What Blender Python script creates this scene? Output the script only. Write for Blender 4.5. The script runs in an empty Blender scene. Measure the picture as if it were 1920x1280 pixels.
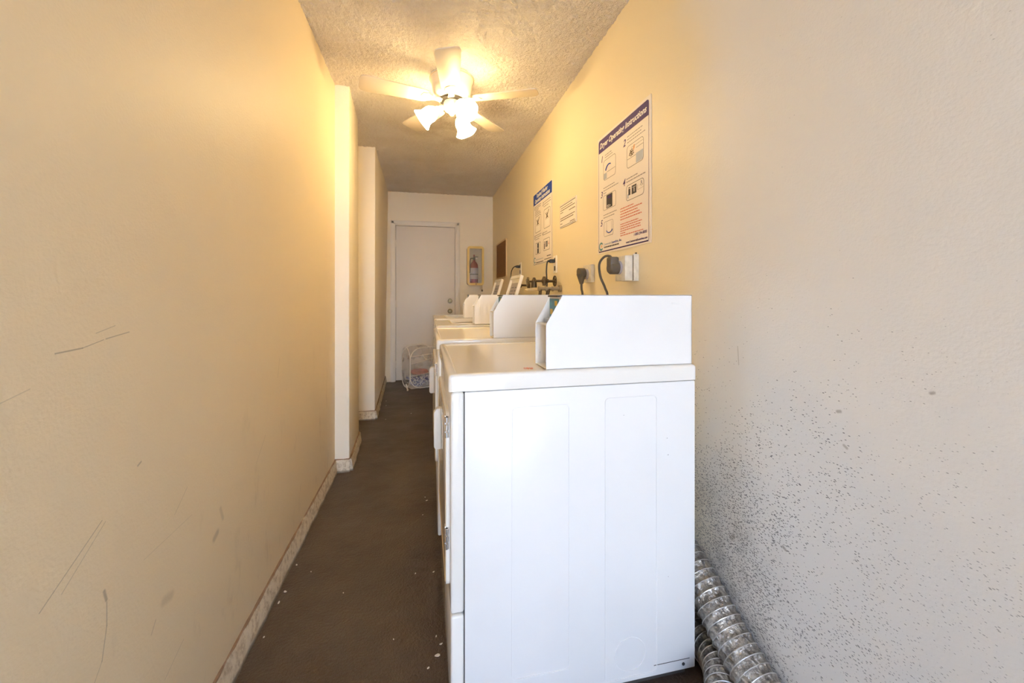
import bpy, bmesh, math, random
import numpy as np
from mathutils import Vector, Matrix, noise
from math import pi, sin, cos, radians, atan

random.seed(4)
SC = bpy.context.scene
COL = SC.collection

# ------------------------------------------------------------------ camera
CAM_H = 1.12
cam_d = bpy.data.cameras.new('camera')
cam = bpy.data.objects.new('camera', cam_d); COL.objects.link(cam)
cam.location = (0, 0, CAM_H)
cam.rotation_euler = (pi/2, 0, -atan(163/749))
cam_d.sensor_width = 36
cam_d.lens = 36*749/1920
cam_d.shift_y = -88/1920
cam_d.clip_start = 0.02
SC.camera = cam

# ------------------------------------------------------------------ world and daylight
W = bpy.data.worlds.new('world'); SC.world = W; W.use_nodes = True
wn = W.node_tree.nodes; wl = W.node_tree.links
bg = wn['Background']
tc = wn.new('ShaderNodeTexCoord'); sep = wn.new('ShaderNodeSeparateXYZ'); rmp = wn.new('ShaderNodeValToRGB')
wl.new(tc.outputs['Generated'], sep.inputs[0]); wl.new(sep.outputs['Z'], rmp.inputs[0])
rmp.color_ramp.elements[0].position = 0.05; rmp.color_ramp.elements[0].color = (0.86, 0.97, 1.12, 1)
rmp.color_ramp.elements[1].position = 0.45; rmp.color_ramp.elements[1].color = (0.14, 0.28, 0.66, 1)
wl.new(rmp.outputs[0], bg.inputs[0])
bg.inputs[1].default_value = 25.0
sun_d = bpy.data.lights.new('sun', 'SUN'); sun_d.energy = 130.0; sun_d.angle = radians(1); sun_d.color = (1.0, 0.96, 0.90)
sun = bpy.data.objects.new('sun', sun_d); COL.objects.link(sun)
sun.rotation_euler = Vector((0.2, -0.15, -1)).to_track_quat('-Z', 'Y').to_euler()

SC.view_settings.view_transform = 'Standard'
SC.view_settings.look = 'None'
SC.view_settings.gamma = 1.0
SC.view_settings.use_curve_mapping = False
SC.view_settings.exposure = -0.16
SC.cycles.max_bounces = 16; SC.cycles.diffuse_bounces = 12; SC.cycles.glossy_bounces = 6; SC.cycles.transparent_max_bounces = 16
LAMP = 48.0           # glow of the lit glass shades

# ------------------------------------------------------------------ room numbers
XL, XR, YB, ZC = -0.556, 0.896, 5.338, 2.446
YS = -2.6            # entrance end behind the camera

# ------------------------------------------------------------------ materials
def nt(name):
    m = bpy.data.materials.new(name); m.use_nodes = True
    return m, m.node_tree.nodes, m.node_tree.links, m.node_tree.nodes['Principled BSDF']

def mat(name, col, rough=0.5, metal=0.0, nscale=0, namt=0.0, bump=0.0, bscale=80, bdist=0.002, coat=0.0, spec=0.5):
    m, n, l, b = nt(name)
    b.inputs['Base Color'].default_value = (*col, 1)
    b.inputs['Roughness'].default_value = rough
    b.inputs['Metallic'].default_value = metal
    b.inputs['Specular IOR Level'].default_value = spec
    b.inputs['Coat Weight'].default_value = coat
    t = n.new('ShaderNodeTexCoord')
    ns = n.new('ShaderNodeTexNoise'); ns.inputs['Scale'].default_value = nscale or 6
    ns.inputs['Detail'].default_value = 5
    l.new(t.outputs['Object'], ns.inputs['Vector'])
    mx = n.new('ShaderNodeMix'); mx.data_type = 'RGBA'
    mx.inputs[6].default_value = (*[c*(1-(namt or 0.04)) for c in col], 1)
    mx.inputs[7].default_value = (*[min(1, c*(1+(namt or 0.04)*.5)) for c in col], 1)
    l.new(ns.outputs[0], mx.inputs[0]); l.new(mx.outputs[2], b.inputs['Base Color'])
    if bump:
        n2 = n.new('ShaderNodeTexNoise'); n2.inputs['Scale'].default_value = bscale; n2.inputs['Detail'].default_value = 4
        l.new(t.outputs['Object'], n2.inputs['Vector'])
        bp = n.new('ShaderNodeBump'); bp.inputs['Strength'].default_value = bump; bp.inputs['Distance'].default_value = bdist
        l.new(n2.outputs[0], bp.inputs['Height']); l.new(bp.outputs[0], b.inputs['Normal'])
    return m

class G:
    """small helper for building shader maths"""
    def __init__(s, n, l): s.n, s.l = n, l
    def m(s, op, a, b=None, c=None, clamp=False):
        k = s.n.new('ShaderNodeMath'); k.operation = op; k.use_clamp = clamp
        for i, v in enumerate((a, b, c)):
            if v is None: continue
            if isinstance(v, (int, float)): k.inputs[i].default_value = v
            else: s.l.new(v, k.inputs[i])
        return k.outputs[0]
    def ss(s, v, a, b):
        k = s.n.new('ShaderNodeMapRange'); k.interpolation_type = 'SMOOTHSTEP'
        s.l.new(v, k.inputs[0]); k.inputs[1].default_value = a; k.inputs[2].default_value = b
        return k.outputs[0]
    def noise(s, vec, scale, detail=4, rough=.5, dist=0):
        k = s.n.new('ShaderNodeTexNoise'); k.inputs['Scale'].default_value = scale
        k.inputs['Detail'].default_value = detail; k.inputs['Roughness'].default_value = rough
        k.inputs['Distortion'].default_value = dist
        s.l.new(vec, k.inputs['Vector']); return k.outputs[0]
    def mapping(s, vec, scale, loc=(0,0,0), rot=(0,0,0)):
        k = s.n.new('ShaderNodeMapping'); k.inputs['Scale'].default_value = scale
        k.inputs['Location'].default_value = loc; k.inputs['Rotation'].default_value = rot
        s.l.new(vec, k.inputs['Vector']); return k.outputs[0]
    def mix(s, f, a, b):
        k = s.n.new('ShaderNodeMix'); k.data_type = 'RGBA'
        for i, v in ((0, f), (6, a), (7, b)):
            if isinstance(v, (int, float)): k.inputs[i].default_value = v
            elif isinstance(v, tuple): k.inputs[i].default_value = (*v, 1)
            else: s.l.new(v, k.inputs[i])
        return k.outputs[2]

WALLC = (0.80, 0.68, 0.475)
def wall_mat(name, kind, base=WALLC):
    m, n, l, b = nt(name); g = G(n, l)
    geo = n.new('ShaderNodeNewGeometry'); P = geo.outputs['Position']
    sp = n.new('ShaderNodeSeparateXYZ'); l.new(P, sp.inputs[0]); Y, Z = sp.outputs['Y'], sp.outputs['Z']
    c = g.mix(g.noise(P, 1.6, 3), tuple(v*.965 for v in base), tuple(min(1, v*1.03) for v in base))
    # general grime, heavier low down
    low = g.ss(Z, 1.1, 0.0)
    smear = g.ss(g.noise(g.mapping(P, (1, 2.2, .8)), 5, 6, .65), .56, .80)
    c = g.mix(g.m('MULTIPLY', g.m('MULTIPLY', smear, low), .6), c, (0.40, 0.31, 0.20))
    tick = g.ss(g.noise(g.mapping(P, (1, 1.0, .35), rot=(radians(25), 0, 0)), 16, 3, .6), .68, .76)
    c = g.mix(g.m('MULTIPLY', g.m('MULTIPLY', tick, g.ss(Z, .8, .1)), .28), c, (0.30, 0.23, 0.15))
    # tiny flyspecks
    v = n.new('ShaderNodeTexVoronoi'); v.inputs['Scale'].default_value = 13; l.new(P, v.inputs['Vector'])
    fs = g.m('LESS_THAN', v.outputs['Distance'], 0.028)
    sepc = n.new('ShaderNodeSeparateColor'); l.new(v.outputs['Color'], sepc.inputs[0])
    fs = g.m('MULTIPLY', fs, g.m('GREATER_THAN', sepc.outputs[0], .80))
    c = g.mix(g.m('MULTIPLY', fs, .6), c, (0.22, 0.15, 0.08))
    if kind == 'right':
        # whiter, greyer tone towards the entrance end, with a soft uneven edge
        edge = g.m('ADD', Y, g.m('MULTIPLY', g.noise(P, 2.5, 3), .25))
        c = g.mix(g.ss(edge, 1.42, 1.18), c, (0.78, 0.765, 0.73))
        # black sprayed specks: dense low by the duct, thinning upwards
        near = g.ss(Y, 1.9, 1.2)
        dens = g.m('MULTIPLY', near, g.m('ADD', g.m('MULTIPLY', g.ss(Z, 1.25, .30), .75), g.m('MULTIPLY', g.ss(Y, .95, .45), .32)))
        dens = g.m('ADD', dens, g.m('MULTIPLY', g.m('MULTIPLY', g.ss(Y, .70, .95), near), g.m('MULTIPLY', g.ss(Z, .75, .25), .45)))
        blotch = g.ss(g.noise(P, 3.4, 3, .6), .30, .68)
        dens = g.m('MULTIPLY', dens, g.m('ADD', g.m('MULTIPLY', blotch, .8), .3))
        rotv = g.mapping(P, (1, .62, 1.5), rot=(radians(28), 0, 0))
        soft = g.m('SUBTRACT', 1.0, g.m('MULTIPLY', g.ss(Y, .75, .50), .35))
        for sc_, th, amt in ((245, .54, .88), (130, .40, .85)):
            vv = n.new('ShaderNodeTexVoronoi'); vv.inputs['Scale'].default_value = sc_; l.new(rotv, vv.inputs['Vector'])
            sc2 = n.new('ShaderNodeSeparateColor'); l.new(vv.outputs['Color'], sc2.inputs[0])
            thr = g.m('MULTIPLY', dens, .85) if sc_ == 245 else g.m('MULTIPLY', g.m('MULTIPLY', dens, g.ss(Y, .62, .95)), .20)
            on = g.m('LESS_THAN', sc2.outputs[0], thr)
            rad = g.m('MULTIPLY', g.m('MULTIPLY', g.m('ADD', sc2.outputs[1], .35), th*.8), g.m('ADD', .62, g.m('MULTIPLY', g.ss(Y, .50, .90), .40)))
            dot = g.ss(g.m('SUBTRACT', rad, vv.outputs['Distance']), -.02, .10)
            c = g.mix(g.m('MULTIPLY', g.m('MULTIPLY', g.m('MULTIPLY', dot, on), amt), soft), c, (0.085, 0.085, 0.085))
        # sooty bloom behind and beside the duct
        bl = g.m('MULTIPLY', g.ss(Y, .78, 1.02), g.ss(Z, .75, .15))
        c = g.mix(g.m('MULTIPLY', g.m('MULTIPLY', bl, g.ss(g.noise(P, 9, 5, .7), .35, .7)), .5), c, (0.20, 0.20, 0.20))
    segs = []
    if kind == 'left':
        segs = [((.75,1.029),(.80,1.031),.0012,.7), ((.80,1.031),(.845,1.040),.0008,.6), ((.85,1.041),(.907,1.048),.001,.6),
                ((.828,1.053),(.872,1.063),.0008,.45), ((.668,.974),(.71,.984),.0008,.35), ((.724,.65),(.841,.722),.001,.6),
                ((.761,.651),(.849,.716),.0009,.45), ((.846,.594),(.851,.575),.003,.7), ((.852,.57),(.852,.528),.0012,.6),
                ((.852,.528),(.841,.474),.0012,.55), ((.841,.474),(.825,.452),.001,.45), ((.931,.781),(.940,.785),.002,.6),
                ((.971,.413),(.985,.433),.0015,.4), ((1.012,.452),(1.038,.446),.010,.28), ((1.225,.461),(1.241,.468),.009,.45),
                ((1.258,.525),(1.272,.49),.006,.3), ((.948,.583),(1.119,.583),.0009,.25), ((1.015,.278),(1.084,.308),.001,.4),
                ((1.05,.62),(1.10,.66),.0012,.3), ((1.5,.55),(1.58,.62),.0015,.3), ((1.7,.8),(1.72,.87),.002,.25)]
    if kind == 'right':
        segs = [((1.0,.915),(1.004,.968),.0015,.5), ((.714,.86),(.708,.862),.0035,.7), ((.70,.79),(.694,.786),.003,.6),
                ((.546,.941),(.542,.943),.003,.7), ((.846,.471),(.852,.474),.004,.75), ((1.02,.40),(1.03,.39),.006,.6)]
    for (y0, z0), (y1, z1), w, a in segs:
        L = math.hypot(y1-y0, z1-z0); dy, dz = (y1-y0)/L, (z1-z0)/L
        ay = g.m('SUBTRACT', Y, y0); az = g.m('SUBTRACT', Z, z0)
        t = g.m('ADD', g.m('MULTIPLY', ay, dy), g.m('MULTIPLY', az, dz))
        tcl = g.m('MAXIMUM', g.m('MINIMUM', t, L), 0.0)
        ey = g.m('SUBTRACT', ay, g.m('MULTIPLY', tcl, dy)); ez = g.m('SUBTRACT', az, g.m('MULTIPLY', tcl, dz))
        d = g.m('SQRT', g.m('ADD', g.m('MULTIPLY', ey, ey), g.m('MULTIPLY', ez, ez)))
        f_ = g.ss(d, w*1.6, w*.3)
        c = g.mix(g.m('MULTIPLY', f_, a*.8), c, (0.20, 0.16, 0.11))
    l.new(c, b.inputs['Base Color'])
    b.inputs['Roughness'].default_value = .48
    b.inputs['Specular IOR Level'].default_value = .4
    h = g.m('ADD', g.noise(P, 160, 3), g.m('MULTIPLY', g.noise(P, 9, 3), 2.0))
    bp = n.new('ShaderNodeBump'); bp.inputs['Strength'].default_value = .22; bp.inputs['Distance'].default_value = .0035
    l.new(h, bp.inputs['Height']); l.new(bp.outputs[0], b.inputs['Normal'])
    return m

def ceiling_mat():
    m, n, l, b = nt('popcorn_ceiling'); g = G(n, l)
    geo = n.new('ShaderNodeNewGeometry'); P = geo.outputs['Position']
    c = g.mix(g.ss(g.noise(P, 3.0, 5, .6), .35, .75), (0.92, 0.87, 0.80), (0.86, 0.80, 0.71))
    # darker brown patches beside the fan: one round, one mottled
    cl = n.new('ShaderNodeVectorMath'); cl.operation = 'DISTANCE'; l.new(P, cl.inputs[0]); cl.inputs[1].default_value = (.48, 2.78, 2.44)
    c = g.mix(g.m('MULTIPLY', g.ss(cl.outputs['Value'], .22, .02), .45), c, (0.36, 0.27, 0.2))
    c2 = n.new('ShaderNodeVectorMath'); c2.operation = 'DISTANCE'; l.new(P, c2.inputs[0]); c2.inputs[1].default_value = (.25, 3.2, 2.44)
    c = g.mix(g.m('MULTIPLY', g.m('MULTIPLY', g.ss(c2.outputs['Value'], .6, .1), g.ss(g.noise(P, 5, 4), .4, .6)), .35), c, (0.42, 0.32, 0.24))
    l.new(c, b.inputs['Base Color']); b.inputs['Roughness'].default_value = .9; b.inputs['Specular IOR Level'].default_value = .15
    h = g.m('ADD', g.noise(P, 75, 5, .6), g.m('MULTIPLY', g.noise(P, 190, 3), .5))
    bp = n.new('ShaderNodeBump'); bp.inputs['Strength'].default_value = 1.0; bp.inputs['Distance'].default_value = .014
    l.new(h, bp.inputs['Height']); l.new(bp.outputs[0], b.inputs['Normal'])
    return m

def floor_mat():
    m, n, l, b = nt('painted_concrete'); g = G(n, l)
    geo = n.new('ShaderNodeNewGeometry'); P = geo.outputs['Position']
    c = g.mix(g.ss(g.noise(P, 2.2, 6, .6), .35, .7), (0.098, 0.070, 0.050), (0.070, 0.048, 0.034))
    c = g.mix(g.m('MULTIPLY', g.ss(g.noise(P, 26, 4, .6), .70, .76), .7), c, (0.02, 0.014, 0.01))
    l.new(c, b.inputs['Base Color'])
    r = g.m('ADD', g.m('MULTIPLY', g.noise(P, 5, 4), .22), .30); l.new(r, b.inputs['Roughness'])
    h = g.m('ADD', g.noise(P, 110, 4, .6), g.m('MULTIPLY', g.noise(P, 7, 3), 2.5))
    bp = n.new('ShaderNodeBump'); bp.inputs['Strength'].default_value = .8; bp.inputs['Distance'].default_value = .008
    l.new(h, bp.inputs['Height']); l.new(bp.outputs[0], b.inputs['Normal'])
    return m

def base_mat():
    m, n, l, b = nt('rough_painted_base'); g = G(n, l)
    geo = n.new('ShaderNodeNewGeometry'); P = geo.outputs['Position']
    sp = n.new('ShaderNodeSeparateXYZ'); l.new(P, sp.inputs[0])
    c = g.mix(g.ss(g.noise(P, 40, 6, .7), .42, .68), (0.74, 0.66, 0.52), (0.44, 0.35, 0.24))
    wob = g.m('ADD', sp.outputs['Z'], g.m('MULTIPLY', g.m('SUBTRACT', g.noise(P, 14, 4), .5), .010))
    line = g.m('MULTIPLY', g.ss(wob, .0745, .0785), .85)
    c = g.mix(line, c, (0.20, 0.10, 0.045))
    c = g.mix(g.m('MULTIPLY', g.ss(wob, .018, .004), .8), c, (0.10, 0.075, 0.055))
    l.new(c, b.inputs['Base Color']); b.inputs['Roughness'].default_value = .75
    bp = n.new('ShaderNodeBump'); bp.inputs['Strength'].default_value = .9; bp.inputs['Distance'].default_value = .006
    l.new(g.noise(P, 60, 6, .7), bp.inputs['Height']); l.new(bp.outputs[0], b.inputs['Normal'])
    return m

def foil_mat():
    m, n, l, b = nt('crinkled_foil'); g = G(n, l)
    t = n.new('ShaderNodeTexCoord'); P = t.outputs['Object']
    v = n.new('ShaderNodeTexVoronoi'); v.inputs['Scale'].default_value = 75; v.feature = 'F1'
    l.new(g.mapping(P, (1, .5, 1)), v.inputs['Vector'])
    c = g.mix(g.ss(g.noise(P, 45, 5, .7, .5), .38, .62), (0.60, 0.57, 0.52), (0.25, 0.23, 0.21))
    l.new(c, b.inputs['Base Color']); b.inputs['Metallic'].default_value = .85
    b.inputs['Roughness'].default_value = .33
    h = g.m('ADD', v.outputs['Distance'], g.noise(P, 90, 4, .6, 1))
    bp = n.new('ShaderNodeBump'); bp.inputs['Strength'].default_value = .9; bp.inputs['Distance'].default_value = .006
    l.new(h, bp.inputs['Height']); l.new(bp.outputs[0], b.inputs['Normal'])
    return m

def enamel_mat(name, col, specks=False, rough=.22):
    m, n, l, b = nt(name); g = G(n, l)
    geo = n.new('ShaderNodeNewGeometry'); P = geo.outputs['Position']
    c = g.mix(g.ss(g.noise(P, 3, 3), .4, .7), col, tuple(v*.97 for v in col))
    if specks:
        sp = n.new('ShaderNodeSeparateXYZ'); l.new(P, sp.inputs[0])
        v = n.new('ShaderNodeTexVoronoi'); v.inputs['Scale'].default_value = 22; l.new(P, v.inputs['Vector'])
        sc2 = n.new('ShaderNodeSeparateColor'); l.new(v.outputs['Color'], sc2.inputs[0])
        on = g.m('MULTIPLY', g.m('LESS_THAN', v.outputs['Distance'], .045), g.m('LESS_THAN', sc2.outputs[0], g.m('ADD', .10, g.m('MULTIPLY', g.ss(sp.outputs['Z'], .4, .1), .22))))
        c = g.mix(g.m('MULTIPLY', on, .55), c, (0.18, 0.16, 0.14))
        v2 = n.new('ShaderNodeTexVoronoi'); v2.inputs['Scale'].default_value = 7; l.new(g.mapping(P, (1, 1, .5)), v2.inputs['Vector'])
        s3 = n.new('ShaderNodeSeparateColor'); l.new(v2.outputs['Color'], s3.inputs[0])
        on2 = g.m('MULTIPLY', g.ss(v2.outputs['Distance'], .07, .03), g.m('LESS_THAN', s3.outputs[1], .12))
        c = g.mix(g.m('MULTIPLY', on2, .35), c, (0.62, 0.50, 0.32))
    l.new(c, b.inputs['Base Color']); b.inputs['Roughness'].default_value = rough
    h = g.noise(P, 220, 2)
    bp = n.new('ShaderNodeBump'); bp.inputs['Strength'].default_value = .05; bp.inputs['Distance'].default_value = .001
    l.new(h, bp.inputs['Height']); l.new(bp.outputs[0], b.inputs['Normal'])
    return m

def mesh_fabric():
    m, n, l, b = nt('hamper_netting'); g = G(n, l)
    t = n.new('ShaderNodeTexCoord'); P = t.outputs['Object']
    b.inputs['Base Color'].default_value = (0.80, 0.78, 0.74, 1); b.inputs['Roughness'].default_value = .7
    w = g.m('MULTIPLY', g.ss(g.noise(P, 9, 3), .3, .7), .12)
    l.new(g.m('ADD', w, .19), b.inputs['Alpha'])
    return m

def print_cloth():
    m, n, l, b = nt('printed_bag'); g = G(n, l)
    t = n.new('ShaderNodeTexCoord'); P = t.outputs['Object']
    c = g.mix(g.ss(g.noise(P, 34, 3, .6, 1.0), .50, .54), (0.80, 0.82, 0.86), (0.03, 0.05, 0.30))
    l.new(c, b.inputs['Base Color']); b.inputs['Roughness'].default_value = .5
    return m

def label_mat():
    """blue instruction sticker with yellow coin shapes"""
    m, n, l, b = nt('blue_sticker'); g = G(n, l)
    t = n.new('ShaderNodeTexCoord'); P = t.outputs['Object']
    c = g.mix(g.ss(g.noise(P, 40, 3), .4, .6), (0.03, 0.17, 0.25), (0.05, 0.26, 0.33))
    l.new(c, b.inputs['Base Color']); b.inputs['Roughness'].default_value = .35
    return m

def emit_mat(name, col, st):
    m, n, l, b = nt(name)
    b.inputs['Base Color'].default_value = (.9, .88, .8, 1); b.inputs['Roughness'].default_value = .4
    b.inputs['Emission Color'].default_value = (*col, 1); b.inputs['Emission Strength'].default_value = st
    return m

def glass_mat():
    m, n, l, b = nt('cabinet_window'); 
    tr = n.new('ShaderNodeBsdfTransparent'); gl = n.new('ShaderNodeBsdfGlossy'); gl.inputs['Roughness'].default_value = .05
    fr = n.new('ShaderNodeMixShader'); fr.inputs[0].default_value = .06
    l.new(tr.outputs[0], fr.inputs[1]); l.new(gl.outputs[0], fr.inputs[2]); l.new(fr.outputs[0], n['Material Output'].inputs[0])
    return m

M = dict(
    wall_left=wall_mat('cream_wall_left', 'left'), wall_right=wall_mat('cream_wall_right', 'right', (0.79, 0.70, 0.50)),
    wall=wall_mat('cream_wall', 'plain', (0.88, 0.80, 0.63)), pier=wall_mat('cream_pier', 'plain', (0.87, 0.80, 0.66)),
    ceiling=ceiling_mat(), floor=floor_mat(), base=base_mat(), foil=foil_mat(),
    enamel=enamel_mat('white_enamel', (0.86, 0.86, 0.84), True), top=enamel_mat('glossy_white_top', (0.84, 0.82, 0.76), False, .10),
    box=enamel_mat('white_sheet_metal', (0.86, 0.85, 0.82), False, .35),
    trim=mat('painted_trim', (0.86, 0.81, 0.72), .4, nscale=5, namt=.05), doorp=mat('painted_door', (0.84, 0.79, 0.71), .42, nscale=2, namt=.08),
    chrome=mat('chrome', (0.8, 0.8, 0.8), .12, 1), brass=mat('aged_brass', (0.22, 0.17, 0.09), .35, .9, nscale=30, namt=.4),
    iron=mat('tarnished_bronze', (0.12, 0.085, 0.05), .45, .7, nscale=30, namt=.5), black=mat('black_rubber', (0.015, 0.014, 0.013), .45),
    graycord=mat('brown_grey_rubber', (0.085, 0.07, 0.055), .5), wire=mat('bright_wire', (0.75, 0.74, 0.72), .3, .8),
    plastic=mat('ivory_plastic', (0.80, 0.77, 0.70), .35), oldwhite=mat('chipped_white_paint', (0.74, 0.69, 0.58), .5, nscale=40, namt=.35, bump=.6, bscale=90),
    grime=mat('grimy_fitting', (0.35, 0.29, 0.2), .5, .3, nscale=40, namt=.5), wood=mat('pale_board', (0.66, 0.52, 0.30), .6, nscale=20, namt=.2),
    poster=mat('poster_paper', (0.84, 0.78, 0.72), .5, spec=.3), purple=mat('purple_ink', (0.075, 0.045, 0.17), .6, spec=.2), blue=mat('blue_ink', (0.02, 0.06, 0.34), .6, spec=.2),
    ink=mat('black_ink', (0.03, 0.025, 0.03), .4), greyink=mat('grey_ink', (0.30, 0.27, 0.26), .5), redink=mat('red_ink', (0.62, 0.16, 0.09), .5),
    bluegrey=mat('blue_grey_ink', (0.42, 0.47, 0.56), .5), teal=mat('teal_ink', (0.08, 0.26, 0.32), .5), orange=mat('orange_ink', (0.75, 0.35, 0.12), .5),
    white=mat('white_ink', (0.86, 0.83, 0.78), .5), cork=mat('cork', (0.22, 0.10, 0.028), .9, nscale=60, namt=.5, bump=.5, bscale=150),
    corkframe=mat('cork_board_frame', (0.62, 0.47, 0.26), .5), cabyellow=mat('yellowed_plastic', (0.78, 0.56, 0.14), .35, nscale=8, namt=.15),
    cabback=mat('cabinet_back', (0.62, 0.55, 0.42), .6), red=mat('red_enamel', (0.26, 0.008, 0.012), .25), labelgrey=mat('label_grey', (0.40, 0.37, 0.40), .5),
    fan=mat('white_fan_enamel', (0.80, 0.76, 0.68), .35), blade=mat('fan_blade_laminate', (0.78, 0.70, 0.56), .45), dark=mat('dark_recess', (0.03, 0.025, 0.02), .8),
    shade=emit_mat('lit_glass_shade', (1.0, 0.71, 0.33), LAMP), net=mesh_fabric(), netband=mat('hamper_binding', (0.90, 0.87, 0.80), .7),
    printed=print_cloth(), redcloth=mat('red_patterned_cloth', (0.60, 0.20, 0.16), .8, nscale=20, namt=.6), sticker=label_mat(),
    yellow=mat('yellow_ink', (0.65, 0.42, 0.03), .4), darkfilm=mat('dark_gap', (0.05, 0.045, 0.04), .7), glass=glass_mat(),
    lidwhite=mat('washer_lid_enamel', (0.82, 0.80, 0.74), .3), chip=mat('white_paint_chip', (0.85, 0.83, 0.78), .6),
    steel=mat('stainless_tub', (0.45, 0.44, 0.42), .3, .9), outside=mat('concrete_outside', (0.42, 0.42, 0.43), .9, nscale=3, namt=.1),
)

# ------------------------------------------------------------------ mesh helpers
def ob(name, bm, m, parent=None, smooth=True, loc=(0,0,0), rot=None):
    bmesh.ops.recalc_face_normals(bm, faces=bm.faces)
    me = bpy.data.meshes.new(name); bm.to_mesh(me); bm.free()
    me.materials.append(m)
    if smooth:
        for p in me.polygons: p.use_smooth = True
        me.set_sharp_from_angle(angle=radians(35))
    o = bpy.data.objects.new(name, me); COL.objects.link(o)
    o.location = loc
    if rot is not None: o.rotation_euler = rot
    if parent is not None: o.parent = parent
    return o

def tag(o, label, cat, group=None):
    o['label'] = label; o['category'] = cat
    if group: o['group'] = group
    return o

def thing(name, label, cat, loc=(0,0,0), rot=(0,0,0), group=None):
    o = bpy.data.objects.new(name, None); COL.objects.link(o)
    o.location = loc; o.rotation_euler = rot; o.empty_display_size = .1
    return tag(o, label, cat, group)

def structure(o):
    o['kind'] = 'structure'; return o

def NB(): return bmesh.new()

def box(bm, x0, x1, y0, y1, z0, z1, bev=0, seg=2, edges=None):
    t = bmesh.new()
    bmesh.ops.create_cube(t, size=1)
    for v in t.verts:
        v.co = Vector(((x0+x1)/2 + v.co.x*(x1-x0), (y0+y1)/2 + v.co.y*(y1-y0), (z0+z1)/2 + v.co.z*(z1-z0)))
    if bev:
        es = [e for e in t.edges if edges is None or edges(e)]
        bmesh.ops.bevel(t, geom=es, offset=bev, segments=seg, profile=.5, affect='EDGES')
    merge(bm, t); return bm

def merge(bm, t, mtx=None):
    if mtx is not None: bmesh.ops.transform(t, matrix=mtx, verts=t.verts)
    me = bpy.data.meshes.new('_t'); t.to_mesh(me); t.free()
    bm.from_mesh(me); bpy.data.meshes.remove(me)

def cyl(bm, p0, p1, r, r2=None, seg=20, caps=True):
    p0, p1 = Vector(p0), Vector(p1); d = p1-p0
    t = bmesh.new()
    bmesh.ops.create_cone(t, cap_ends=caps, segments=seg, radius1=r, radius2=r if r2 is None else r2, depth=d.length)
    q = Vector((0,0,1)).rotation_difference(d.normalized()).to_matrix().to_4x4()
    merge(bm, t, Matrix.Translation((p0+p1)/2) @ q); return bm

def lathe(bm, prof, seg=32, mtx=None, wave=None):
    """prof: list of (r, z). closed when r==0"""
    t = bmesh.new(); rings = []
    for k, (r, z) in enumerate(prof):
        if r < 1e-6: rings.append([t.verts.new((0,0,z))])
        else:
            rr = []
            for i in range(seg):
                a = 2*pi*i/seg; q = r*(1+(wave(k, a) if wave else 0)); rr.append(t.verts.new((q*cos(a), q*sin(a), z)))
            rings.append(rr)
    for a, b in zip(rings, rings[1:]):
        if len(a) == 1 and len(b) == 1: continue
        for i in range(seg):
            j = (i+1) % seg
            if len(a) == 1: t.faces.new((a[0], b[i], b[j]))
            elif len(b) == 1: t.faces.new((a[i], a[j], b[0]))
            else: t.faces.new((a[i], a[j], b[j], b[i]))
    merge(bm, t, mtx); return bm

def smooth_path(pts, n=8):
    P = [Vector(p) for p in pts]; out = []
    for i in range(len(P)-1):
        p0 = P[max(i-1, 0)]; p1 = P[i]; p2 = P[i+1]; p3 = P[min(i+2, len(P)-1)]
        for k in range(n):
            t = k/n
            out.append(.5*((2*p1)+(p2-p0)*t+(2*p0-5*p1+4*p2-p3)*t*t+(3*p1-p0-3*p2+p3)*t**3))
    out.append(P[-1]); return out

def tube(bm, pts, r, seg=12, rad=None, flat=1.0, closed=False, up0=(0,0,1)):
    pts = [Vector(p) for p in pts]; n = len(pts); rings = []
    up = Vector(up0)
    for i, p in enumerate(pts):
        if closed: t = (pts[(i+1) % n]-pts[i-1]).normalized()
        else: t = (pts[min(i+1, n-1)]-pts[max(i-1, 0)]).normalized()
        a = t.cross(up)
        if a.length < .1: a = t.cross(Vector((1,0,0)))
        a.normalize(); b = a.cross(t).normalized(); up = b
        rr = rad(i) if rad else r
        rings.append([bm.verts.new(p + a*rr*cos(2*pi*k/seg) + b*rr*flat*sin(2*pi*k/seg)) for k in range(seg)])
    m_ = n if closed else n-1
    for i in range(m_):
        A, B = rings[i], rings[(i+1) % n]
        for k in range(seg):
            j = (k+1) % seg; bm.faces.new((A[k], A[j], B[j], B[k]))
    if not closed:
        bm.faces.new(rings[0][::-1]); bm.faces.new(rings[-1])
    return bm

def prism(bm, poly, lo, hi, axis='Y', bev=0):
    """extrude a 2D polygon. axis Y: poly in (x,z); axis X: (y,z); axis Z: (x,y)"""
    f = {'Y': lambda a, b, t: (a, t, b), 'X': lambda a, b, t: (t, a, b), 'Z': lambda a, b, t: (a, b, t)}[axis]
    t = bmesh.new()
    A = [t.verts.new(f(a, b, lo)) for a, b in poly]; B = [t.verts.new(f(a, b, hi)) for a, b in poly]
    t.faces.new(A); t.faces.new(B[::-1])
    for i in range(len(poly)):
        j = (i+1) % len(poly); t.faces.new((A[i], B[i], B[j], A[j]))
    bmesh.ops.recalc_face_normals(t, faces=t.faces)
    if bev: bmesh.ops.bevel(t, geom=list(t.edges), offset=bev, segments=2, profile=.5, affect='EDGES')
    merge(bm, t); return bm

def rrect(x0, x1, y0, y1, r, n=5):
    out = []
    for cx, cy, a0 in ((x1-r, y1-r, 0), (x0+r, y1-r, pi/2), (x0+r, y0+r, pi), (x1-r, y0+r, 1.5*pi)):
        for k in range(n+1):
            a = a0 + k*pi/2/n; out.append((cx+r*cos(a), cy+r*sin(a)))
    return out

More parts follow.
